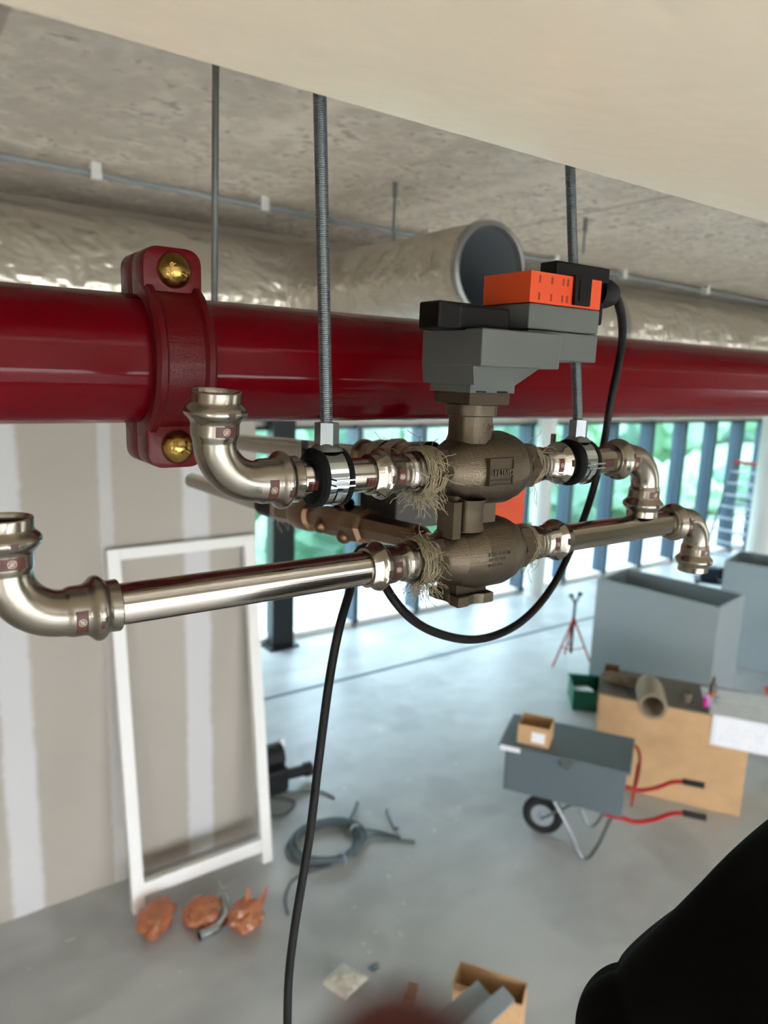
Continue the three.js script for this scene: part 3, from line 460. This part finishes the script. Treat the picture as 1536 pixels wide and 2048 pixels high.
// ---------- things on the hall floor ----------
{ // white door frame leaning on the partition
  const lean = Math.atan2(0.33, 2.5), g = thing('door_frame', 'white wooden frame leaning against the plasterboard wall', 'frame', [1.13, 0.004, -4.42]); g.rotation.x = -lean;
  const W = 1.05, Hh = 2.52;
  mesh('stile', rb(0, 0.085, 0, Hh, -0.06, 0, 0.004), mat.white, g); mesh('stile', rb(W - 0.085, W, 0, Hh, -0.06, 0, 0.004), mat.white, g);
  mesh('rail', rb(0.085, W - 0.085, Hh - 0.075, Hh, -0.06, 0, 0.004), mat.white, g); mesh('rail', rb(0.085, W - 0.085, 0.10, 0.20, -0.06, 0, 0.004), mat.white, g);
}
const UT = -Math.atan2(0.8368, 0.5475);                                              // direction of the barrow and the bench
{ // tool-box wheelbarrow
  const g = thing('tool_barrow', 'grey lidded steel tool barrow with red handles', 'wheelbarrow', [3.85, 0, -3.70], UT);
  mesh('chest', rb(0.01, 0.925, 0.45, 0.82, -0.52, 0, 0.01), mat.cartGrey, g);
  mesh('lid', rb(-0.045, 0.955, 0.82, 0.85, -0.545, 0.025, 0.008), mat.cartGrey, g); mesh('label_plate', bx(-0.03, 0.13, 0.805, 0.845, 0.0252, 0.027), mat.paper, g);
  mesh('hasp', bx(0.45, 0.53, 0.76, 0.83, 0.0, 0.03), mat.zinc, g);
  const wh = mesh('tyre', new THREE.TorusGeometry(0.125, 0.042, 14, 36).translate(0.31, 0.167, -0.24), mat.tyre, g);
  mesh('rim', [cyl(0.1, 0.1, 0.05, 28).rotateX(Math.PI / 2).translate(0.31, 0.167, -0.24), cyl(0.03, 0.03, 0.14, 16).rotateX(Math.PI / 2).translate(0.31, 0.167, -0.24)], mat.alu, wh);
  for (const z of [-0.49, -0.03]) {
    mesh('leg', [tube([[0.40, 0.46, z], [0.56, 0.2, z], [0.66, 0.02, z], [0.70, 0.016, z], [0.76, 0.12, z], [0.85, 0.42, z]], 0.014, 40, 8)], mat.zinc, g);
    mesh('handle', tube([[0.80, 0.43, z], [0.93, 0.435, z], [1.02, 0.43, z], [1.14, 0.48, z], [1.27, 0.57, z], [1.37, 0.60, z]], 0.017, 40, 10), mat.redPaint, g);
    mesh('grip', bar([1.34, 0.595, z], [1.50, 0.60, z], 0.024, 12), mat.handleGrip, g);
    mesh('wheel_arm', [bar([0.31, 0.167, z > -0.2 ? -0.17 : -0.31], [0.6, 0.45, z > -0.2 ? -0.1 : -0.42], 0.012, 8)], mat.zinc, g);
  }
  mesh('guard_rail', [tube([[0.93, 0.72, 0.0], [0.985, 0.72, 0.01], [1.0, 0.73, -0.06], [1.0, 0.76, -0.48], [0.97, 0.79, -0.52], [0.93, 0.8, -0.52]], 0.012, 40, 8), bar([0.985, 0.45, -0.2], [1.0, 0.74, -0.2], 0.01), bar([0.985, 0.45, -0.32], [1.0, 0.75, -0.32], 0.01)], mat.redPaint, g);
}
function openBox(g, w, h, d, t, m, name = 'side') {
  mesh(name, bx(0, w, t, h, -t, 0), m, g); mesh(name, bx(0, w, t, h, -d, -d + t), m, g); mesh(name, bx(0, t, t, h, -d + t, -t), m, g); mesh(name, bx(w - t, w, t, h, -d + t, -t), m, g); mesh('bottom', bx(0, w, 0, t, -d, 0), m, g);
}
{ const g = thing('small_carton', 'small open cardboard carton standing on the barrow lid', 'carton', [3.945, 0.85, -3.66], UT); openBox(g, 0.25, 0.16, 0.22, 0.006, mat.cardboard); mesh('address_label', bx(0.11, 0.215, 0.03, 0.115, 0.0001, 0.001), mat.paper, g); }
{ // big carton used as a bench
  const u = V3(5.861 - 5.179, 0, -2.787 + 3.853), L = u.length(), th = Math.atan2(-u.z, u.x), g = thing('large_carton', 'large brown carton used as a workbench behind the barrow', 'carton', [5.179, 0, -3.853], th);
  mesh('body', rb(0, L, 0, 0.89, -0.62, 0, 0.008), mat.cardboard, g); mesh('bench_board', rb(-0.01, L + 0.01, 0.89, 0.905, -0.64, 0.004, 0.003), M(0x6e6458, 0.8), g);
  const on = (x, y, z) => g.localToWorld(V3(x, y, z)).toArray(); g.updateMatrixWorld(true);
  { const r = thing('insulation_roll', 'dusty beige roll with dark open end lying on the large carton', 'roll', [5.415, 0.905 + 0.117, -3.50], -2.45);
    mesh('shell', latheX([[-0.13, 0], [-0.13, 0.05], [0.02, 0.082], [0.36, 0.086], [0.37, 0.09], [0.37, 0.112], [0.36, 0.118], [0, 0.115], [-0.12, 0.09], [-0.14, 0.06], [-0.14, 0]], 32, 0.8), M(0xa3937c, 0.95, 0, { bumpMap: cast, bumpScale: 0.004 }), r);
     }
  { const w = mesh('dusty_cloth', mergeGeometries([blob(0.06, 3, 0.4, 3, 1.5, 0.5, 1, 4), blob(0.05, 3, 0.4, 3, 1.3, 0.6, 0.9, 9).translate(0.1, 0.01, 0.03)]), M(0x7d6d58, 0.95)); w.position.set(...on(0.11, 0.962, -0.27)); w.rotation.y = th; w.scale.set(1.3, 1.5, 1.5); tag(w, 'crumpled dusty brown cloth at the left end of the large carton', 'cloth'); }
  { const w = thing('timber_offcut', 'short rusty brown timber piece at the back left of the large carton', 'timber', on(0.0, 0.905, -0.5), th); mesh('block', rb(0, 0.13, 0, 0.07, -0.07, 0, 0.003), M(0x6a4326, 0.9), w); }
  { const w = thing('grey_cap', 'small brown-grey cup between the roll and pink bottle', 'cup', on(0.74, 0.905, -0.16), 0); mesh('cup', latheY([[0, 0], [0, 0.04], [0.085, 0.045], [0.09, 0.04], [0.01, 0.035], [0.01, 0]], 20), M(0x6f6254, 0.8), w); }
  { const w = thing('spray_bottle', 'pink marker bottle standing on the large carton', 'bottle', on(0.90, 0.905, -0.13), 0); mesh('body', latheY([[0, 0], [0, 0.024], [0.075, 0.024], [0.09, 0.015]], 20), M(0xd23aa0, 0.4), w); mesh('cap', latheY([[0.088, 0.016], [0.12, 0.016], [0.122, 0]], 16), M(0xe889c8, 0.4), w); }
  { const w = thing('brown_bottle', 'brown bottle behind the pink bottle on the carton', 'bottle', on(0.96, 0.905, -0.40), 0); mesh('body', latheY([[0, 0], [0, 0.035], [0.11, 0.035], [0.14, 0.014], [0.18, 0.014], [0.18, 0]], 20), M(0x4a3a2c, 0.3), w); mesh('band', cyl(0.0355, 0.0355, 0.03, 20).translate(0, 0.03, 0), M(0xc8642a, 0.5), w); }
  { const w = thing('clear_jar', 'small clear plastic jar beside the drawing sheets', 'jar', on(0.99, 0.905, -0.22), 0); mesh('glass_body', latheY([[0, 0], [0, 0.03], [0.06, 0.03], [0.065, 0.024]], 20), M(0xe6e8e6, 0.1, 0, { transmission: 0.8, thickness: 0 }), w); mesh('lid', latheY([[0.064, 0.026], [0.078, 0.026], [0.078, 0]], 20), mat.zincBright, w); }
  { const pt = canvasTex(512, 512, (c, W, Hh) => { c.fillStyle = '#f4f4f6'; c.fillRect(0, 0, W, Hh); c.strokeStyle = '#b4b6bc'; c.lineWidth = 1; for (let i = 0; i < 40; i++) { const x = 30 + (i * 97) % 440, y = 30 + (i * 53) % 440; c.strokeRect(x, y, 10 + (i * 31) % 90, 6 + (i * 17) % 60); } c.lineWidth = 3; c.strokeRect(16, 16, W - 32, Hh - 32); });
    const pm = M(0xffffff, 0.8, 0, { map: pt }), w = thing('drawing_sheets', 'stack of white printed drawing sheets draped over the carton edge', 'drawings', on(0.93, 0.906, 0.006), th);
    mesh('top_sheet', [box(0.62, 0.004, 0.58, 0.31, 0.002, -0.29).rotateY(0.0)], pm, w); mesh('hanging_sheet', [box(0.60, 0.28, 0.003, 0.33, -0.137, 0.004)], pm, w); mesh('under_sheet', [box(0.6, 0.003, 0.25, 0.28, 0.0055, -0.45).rotateY(0.08)], pm, w); }
}
function sheetBox(label, a, b, depth, h, x2) {                                       // open-topped metal box, front edge a->b
  const dx = b[0] - a[0], dz = b[1] - a[1], L = Math.hypot(dx, dz), g = thing('sheet_metal_duct', label, 'duct section', [a[0], 0, a[1]], Math.atan2(-dz, dx));
  const t = 0.012, m = mat.sheet; mesh('side_panel', bx(0, L, 0, h, -t, 0), m, g); mesh('side_panel', bx(0, L, 0, h, -depth, -depth + t), m, g); mesh('end_panel', bx(0, t, 0, h, -depth + t, -t), m, g); mesh('end_panel', bx(L - t, L, 0, h, -depth + t, -t), m, g); mesh('floor_panel', bx(t, L - t, 0, t, -depth + t, -t), m, g);
  mesh('rim', [bx(0, L, h, h + 0.01, -0.03, 0), bx(0, L, h, h + 0.01, -depth, -depth + 0.03), bx(0, 0.03, h, h + 0.01, -depth + 0.03, -0.03), bx(L - 0.03, L, h, h + 0.01, -depth + 0.03, -0.03)], m, g);
}
sheetBox('tall open grey sheet-metal duct section behind the large carton', [6.793, -5.226], [7.041, -3.839], 0.74, 1.4);
sheetBox('open grey sheet-metal duct section farther back at right edge', [9.08, -4.97], [9.42, -3.75], 0.8, 1.4);
{ const g = thing('storage_crate', 'green plastic crate on the floor left of the carton', 'crate', [6.2, 0, -4.95], UT + 0.25); openBox(g, 0.36, 0.24, 0.46, 0.012, mat.green, 'wall'); const c = mesh('rim', [bx(-0.01, 0.37, 0.225, 0.245, 0, 0.012), bx(-0.01, 0.37, 0.225, 0.245, -0.472, -0.46)], mat.green, g);
  const w = thing('white_packets', 'white paper packets inside the green crate', 'packets', [6.36, 0.016, -5.0], UT + 0.5); mesh('packet', [rb(0, 0.18, 0, 0.15, -0.1, 0, 0.006)], mat.paper, w); mesh('packet', rb(0.02, 0.19, 0.0, 0.12, -0.22, -0.12, 0.006), mat.paper, w); }
{ const g = thing('pipe_stand', 'red tripod pipe stand near the glazed front', 'tripod', [7.22, 0, -5.87]);
  for (let k = 0; k < 3; k++) { const a = k * 2.094 + 1.15; mesh('leg', bar([Math.cos(a) * 0.30, 0.012, Math.sin(a) * 0.30], [Math.cos(a) * 0.02, 0.6, Math.sin(a) * 0.02], 0.013, 8), mat.redPaint, g); mesh('brace', bar([Math.cos(a) * 0.17, 0.27, Math.sin(a) * 0.17], [0, 0.2, 0], 0.008, 6), mat.redPaint, g); }
  mesh('column', bar([0, 0.16, 0], [0, 0.84, 0], 0.018, 10), mat.tyre, g); mesh('collar', bar([0, 0.55, 0], [0, 0.64, 0], 0.03, 12), mat.redPaint, g);
  mesh('roller_head', [bar([-0.08, 0.95, 0], [0, 0.84, 0], 0.016), bar([0.08, 0.95, 0], [0, 0.84, 0], 0.016), cyl(0.03, 0.03, 0.04, 14).rotateX(Math.PI / 2).translate(-0.085, 0.96, 0), cyl(0.03, 0.03, 0.04, 14).rotateX(Math.PI / 2).translate(0.085, 0.96, 0)], M(0x474d52, 0.5, 0.4), g); }
{ const g = thing('step_ladder', 'aluminium stepladder with red top by the glazed front', 'ladder', [14.75, 0, -7.85], -1.5);
  const Ht = 2.1; for (const s of [-1, 1]) { mesh('stile', bar([s * 0.42, 0.01, 0.66], [s * 0.24, Ht, 0.05], 0.03, 6), mat.hoseGrey, g); mesh('rear_leg', bar([s * 0.42, 0.01, -0.66], [s * 0.24, Ht, -0.05], 0.025, 6), mat.hoseGrey, g); }
  for (let k = 1; k <= 8; k++) { const t = k / 8.7, w = 0.42 - 0.18 * t; mesh('step', box(w * 2, 0.04, 0.09, 0, Ht * t, 0.66 - 0.61 * t), mat.alu, g); mesh('rear_rung', box(w * 2, 0.03, 0.04, 0, Ht * t, -0.66 + 0.61 * t), mat.alu, g); }
  mesh('top_platform', rb(-0.26, 0.3, Ht, Ht + 0.06, -0.1, 0.12, 0.01), mat.redPaint, g); }
{ const g = thing('pipe_threader', 'dark pipe threading machine on a low stand by the columns', 'machine', [10.75, 0, -6.35], UT);
  for (const x of [0.05, 0.75]) for (const z of [-0.35, -0.05]) mesh('leg', bar([x + (x > 0.3 ? 0.05 : -0.05), 0, z], [x, 0.5, z], 0.015, 8), mat.redPaint, g);
  mesh('tray', rb(0, 0.8, 0.5, 0.54, -0.4, 0, 0.01), M(0x2c3440, 0.5), g); mesh('motor', [rb(0.08, 0.35, 0.54, 0.75, -0.34, -0.06, 0.03), cyl(0.1, 0.1, 0.24, 20).rotateZ(1.57).translate(0.48, 0.66, -0.2)], M(0x1b2633, 0.5), g); mesh('chuck', cyl(0.085, 0.085, 0.09, 20).rotateZ(1.57).translate(0.64, 0.66, -0.2), mat.alu, g); }
{ const g = thing('folding_trestle', 'pale blue folding trestle with orange feet at right edge', 'trestle', [8.25, 0, -3.62], UT + 0.1);
  for (const z of [0, -0.5]) { mesh('leg', bar([0, 0.06, z], [0.35, 0.8, z], 0.028, 8), M(0xb5cde0, 0.4, 0.3), g); mesh('leg', bar([0.75, 0.06, z], [0.4, 0.8, z], 0.028, 8), M(0xb5cde0, 0.4, 0.3), g); }
  mesh('foot', rb(-0.06, 0.06, 0, 0.07, -0.62, 0.12, 0.01), M(0xd24a26, 0.5), g); mesh('foot', rb(0.69, 0.81, 0, 0.07, -0.62, 0.12, 0.01), M(0xd24a26, 0.5), g); mesh('top_beam', rb(0.28, 0.47, 0.79, 0.86, -0.6, 0.1, 0.01), M(0xc23a2c, 0.5), g); mesh('cross_rail', bar([0.15, 0.38, -0.5], [0.15, 0.38, 0], 0.02), M(0xb5cde0, 0.4, 0.3), g); }
{ // coil of grey hose
  const parts = []; for (let k = 0; k < 7; k++) { const pts = [], rx = 0.27 + rr(-0.035, 0.045), rz = 0.24 + rr(-0.03, 0.03), ox = rr(-0.03, 0.03), oz = rr(-0.03, 0.03); for (let i = 0; i < 24; i++) { const a = i / 24 * 6.283; pts.push([ox + Math.cos(a) * rx, 0.011 + k * 0.009 + 0.006 * Math.sin(a * 2 + k), oz + Math.sin(a) * rz]); } parts.push(tube(pts, 0.011, 72, 8, true)); }
  const ends = [tube([[0.1, 0.03, 0.24], [0.33, 0.02, 0.12], [0.46, 0.011, 0.2], [0.62, 0.011, 0.34]], 0.011, 30, 8), tube([[0.2, 0.05, -0.2], [0.33, 0.03, 0.0], [0.44, 0.011, 0.08], [0.55, 0.011, 0.24]], 0.011, 30, 8), tube([[0.24, 0.06, -0.08], [0.4, 0.05, -0.22], [0.5, 0.03, -0.33]], 0.014, 20, 8), tube([[-0.1, 0.02, 0.24], [-0.3, 0.011, 0.2], [-0.42, 0.011, 0.22], [-0.55, 0.011, 0.36], [-0.6, 0.011, 0.5]], 0.009, 40, 8)];
  const g = thing('hose_coil', 'coil of grey hose with loose ends on the floor', 'hose', [2.62, 0, -4.36]); mesh('coil', parts, mat.hoseGrey, g); mesh('loose_ends', ends, mat.hoseGrey, g);
  mesh('tie', [new THREE.TorusGeometry(0.045, 0.006, 8, 20).translate(0.26, 0.045, 0)], mat.alu, g); mesh('tie', [new THREE.TorusGeometry(0.045, 0.006, 8, 20).rotateY(1.57).translate(0, 0.045, 0.24)], mat.alu, g);
}
{ const g = thing('tool_bundle', 'heap of black tools and cables behind the white frame', 'tools', [2.62, 0, -5.3]);
  mesh('case', rb(-0.22, 0.1, 0, 0.24, -0.18, 0.12, 0.04), mat.blackStuff, g); mesh('drum', cyl(0.11, 0.11, 0.16, 20).rotateZ(1.57).translate(0.0, 0.3, -0.04), mat.blackStuff, g); mesh('nozzle', [bar([0.05, 0.14, 0.05], [0.33, 0.1, 0.02], 0.05, 12), cyl(0.065, 0.065, 0.07, 14).rotateZ(1.57).translate(0.33, 0.1, 0.02)], mat.blackStuff, g);
  mesh('cord', tube([[0.05, 0.012, 0.12], [0.2, 0.012, 0.2], [0.32, 0.012, 0.28], [0.38, 0.012, 0.42]], 0.01, 24, 6), mat.hoseGrey, g); mesh('cord', [tube([[-0.1, 0.012, 0.12], [0.05, 0.012, 0.3], [-0.1, 0.012, 0.4], [-0.3, 0.012, 0.35]], 0.01, 24, 6)], mat.hoseGrey, g); mesh('white_tag', box(0.05, 0.08, 0.02, 0.1, 0.4, -0.05), mat.paper, g); }
tag(mesh('tube_offcut', latheX([[-0.13, 0.016], [-0.13, 0.02], [0.13, 0.02], [0.13, 0.016], [-0.13, 0.016]], 16).rotateY(-1.2 + 2.4).translate(3.25, 0.0205, -4.35), mat.galv), 'short grey tube offcut lying right of the hose coil', 'tube');
const elbS = latheX([[-0.09, 0.028], [-0.09, 0.033], [-0.07, 0.036], [-0.06, 0.031], [0.06, 0.031], [0.07, 0.036], [0.09, 0.033], [0.09, 0.028]], 20);
[[1.235, -4.25, 0.9, 'orange plastic bag of fittings nearest the white frame', 1.5, 0.75, 0], [1.50, -4.13, 0.4, 'middle orange plastic bag with a steel elbow sticking out', 1.2, 0.75, 1], [1.74, -3.93, 0.2, 'orange plastic bag with upright crumpled corners', 1.1, 1.0, 2]].forEach(([x, z, a, lab, sx, sy, k]) => {
  const g = thing('fittings_bag', lab, 'plastic bag', [x, 0, z], a, 'orange bags of pipe fittings'), geo = blob(0.11, 5, 0.28, 1.8, sx, sy * 0.85, 1.0, 11 + k * 7); geo.translate(0, 0.075, 0);
  const p = geo.attributes.position; for (let i = 0; i < p.count; i++) if (p.getY(i) < 0.002) p.setY(i, 0.002); geo.computeVertexNormals();
  mesh('bag', geo, mat.plasticBag, g);
  if (k === 1) mesh('steel_elbow', tube([[-0.13, 0.04, 0.12], [0, 0.036, 0.16], [0.11, 0.055, 0.13], [0.17, 0.11, 0.04]], 0.032, 30, 16), mat.zincBright, g);
  else mesh('fitting', elbS.clone().rotateY(0.4).translate(0.02, 0.06, 0.02), mat.steel, g);
  if (k === 2) { mesh('corner', [new THREE.ConeGeometry(0.04, 0.17, 7).scale(1, 1, 0.5).translate(0.03, 0.20, -0.02), new THREE.ConeGeometry(0.045, 0.17, 7).scale(1, 1, 0.5).rotateZ(-0.55).translate(0.14, 0.15, 0)], mat.plasticBag, g); }
});
{ const g = new THREE.PlaneGeometry(0.21, 0.2, 24, 24).rotateX(-Math.PI / 2), p = g.attributes.position; for (let i = 0; i < p.count; i++) { const x = p.getX(i), z = p.getZ(i), e = 1 - Math.max(Math.abs(x), Math.abs(z)) / 0.105; p.setY(i, 0.01 + 0.055 * Math.sqrt(Math.max(0, e)) + 0.025 * Math.abs(PN.noise(x * 30, 3, z * 30))); } const b = p.clone(); g.computeVertexNormals();
  const m = mesh('plastic_sachet', [g, new THREE.PlaneGeometry(0.21, 0.2).rotateX(Math.PI / 2).translate(0, 0.004, 0)], mat.clearBag); m.position.set(2.06, 0, -3.17); m.rotation.y = 0.3; tag(m, 'crumpled pale plastic sachet lying alone on the floor', 'plastic bag'); }
{ const g = thing('profile_carton', 'open cardboard carton with steel profiles at bottom edge', 'carton', [2.215, 0, -2.29], UT + 0.02);
  g.position.set(2.411, 0, -2.588); const t = 0.006; openBox(g, 0.40, 0.30, 0.17, t, mat.cardboard);
  g.updateMatrixWorld(true);
  const dir = V3(-0.99, -0.02, 0.13).normalize();
  [[2.60, 0.345, -2.33, 0.09, 'upper steel channel profile resting across the open carton'], [2.52, 0.325, -2.44, 0.11, 'lower wide steel channel profile resting across the open carton']].forEach(([x, y, z, w, lab]) => {
    const q = thing('steel_profile', lab, 'profile', [x, y, z], 0, 'steel profiles on the carton'); q.quaternion.setFromUnitVectors(V3(1, 0, 0), dir);
    mesh('web', bx(0, 0.75, 0, 0.003, -w / 2, w / 2), mat.galv, q); mesh('flange', bx(0, 0.75, -0.035, 0, w / 2 - 0.003, w / 2), mat.galv, q); mesh('flange', bx(0, 0.75, -0.035, 0, -w / 2, -w / 2 + 0.003), mat.galv, q); });
  const r = thing('red_can', 'dark red can inside the profile carton', 'can', [2.646, 0.008, -2.384]); mesh('can', latheY([[0, 0], [0, 0.05], [0.16, 0.05], [0.165, 0]], 20), M(0x6a0f12, 0.4), r);
  const b = tag(mesh('timber_offcut', rb(-0.07, 0.07, 0, 0.05, -0.03, 0.03, 0.003).rotateY(0.7), M(0x9a7350, 0.9)), 'brown timber offcut on the floor left of the steel profiles', 'timber'); b.position.set(2.33, 0, -2.86);
}
tag(mesh('dark_crumb', blob(0.02, 2, 0.5, 3, 2, 0.5, 1, 3).translate(2.27, 0.01, -3.17), mat.hoseGrey), 'small dark scrap on floor right of the pale sachet', 'scrap');

// ---------- people ----------
{ // bent arm in a black sleeve, lower right
  const A = V3(0.3875, 3.2655, -0.229), B = V3(0.475, 3.322, -0.142), d = B.clone().sub(A), L = d.length(); d.normalize();
  const right = V3(0.8216, 0.0343, 0.569), N = right.clone().addScaledVector(d, -right.dot(d)).normalize(), Bn = d.clone().cross(N);
  const n = 96, mR = 70, pos = [], idx = [];
  for (let j = 0; j <= mR; j++) for (let k = 0; k <= n; k++) {
    const t = j / mR, th = k / n * Math.PI * 2; let s, r;
    if (t < 0.3) { const q = t / 0.3 * Math.PI / 2; s = -0.042 * Math.cos(q); r = 0.042 * Math.sin(q); } else { const q = (t - 0.3) / 0.7; s = q * L * 1.5; r = 0.042 + 0.085 * Math.pow(q, 0.8); }
    const f = 1 + 0.06 * PN.noise(Math.cos(th) * 2.2, Math.sin(th) * 2.2, s * 9) + 0.035 * Math.sin(th * 5 + s * 22 + 2 * PN.noise(s * 20, th, 1)) * ss(0.15, 0.5, t);
    const p = A.clone().addScaledVector(d, s).addScaledVector(N, Math.cos(th) * r * f).addScaledVector(Bn, Math.sin(th) * r * f); pos.push(p.x, p.y, p.z);
    if (j && k < n) { const q = j * (n + 1) + k; idx.push(q - n - 1, q, q - n, q, q + 1, q - n); }
  }
  const g = new THREE.BufferGeometry(); g.setAttribute('position', new THREE.Float32BufferAttribute(pos, 3)); g.setIndex(idx); g.computeVertexNormals();
  tag(mesh('person', g, mat.sleeve), 'bent elbow of a person in a black sleeve at lower right', 'person');
}
{ // fingertip close to the lens
  const a = V3(0.0262, 3.6582, -0.0336), b = V3(0.0171, 3.6302, -0.0178), d = b.clone().sub(a), L = d.length(), prof = [];
  for (let k = 0; k <= 10; k++) { const q = k / 10 * Math.PI / 2; prof.push([0.0065 - 0.0065 * Math.cos(q), 0.0066 * Math.sin(q)]); } prof.push([0.018, 0.0073], [0.024, 0.0076], [L, 0.0075], [L, 0]);
  const g = latheY(prof, 28, 1.2).applyQuaternion(new THREE.Quaternion().setFromUnitVectors(V3(0, 1, 0), d.normalize())).translate(a.x, a.y, a.z);
  tag(mesh('person', g, mat.skin), 'blurred fingertip poking up at the bottom edge', 'person');
}

renderer.render(scene, camera);
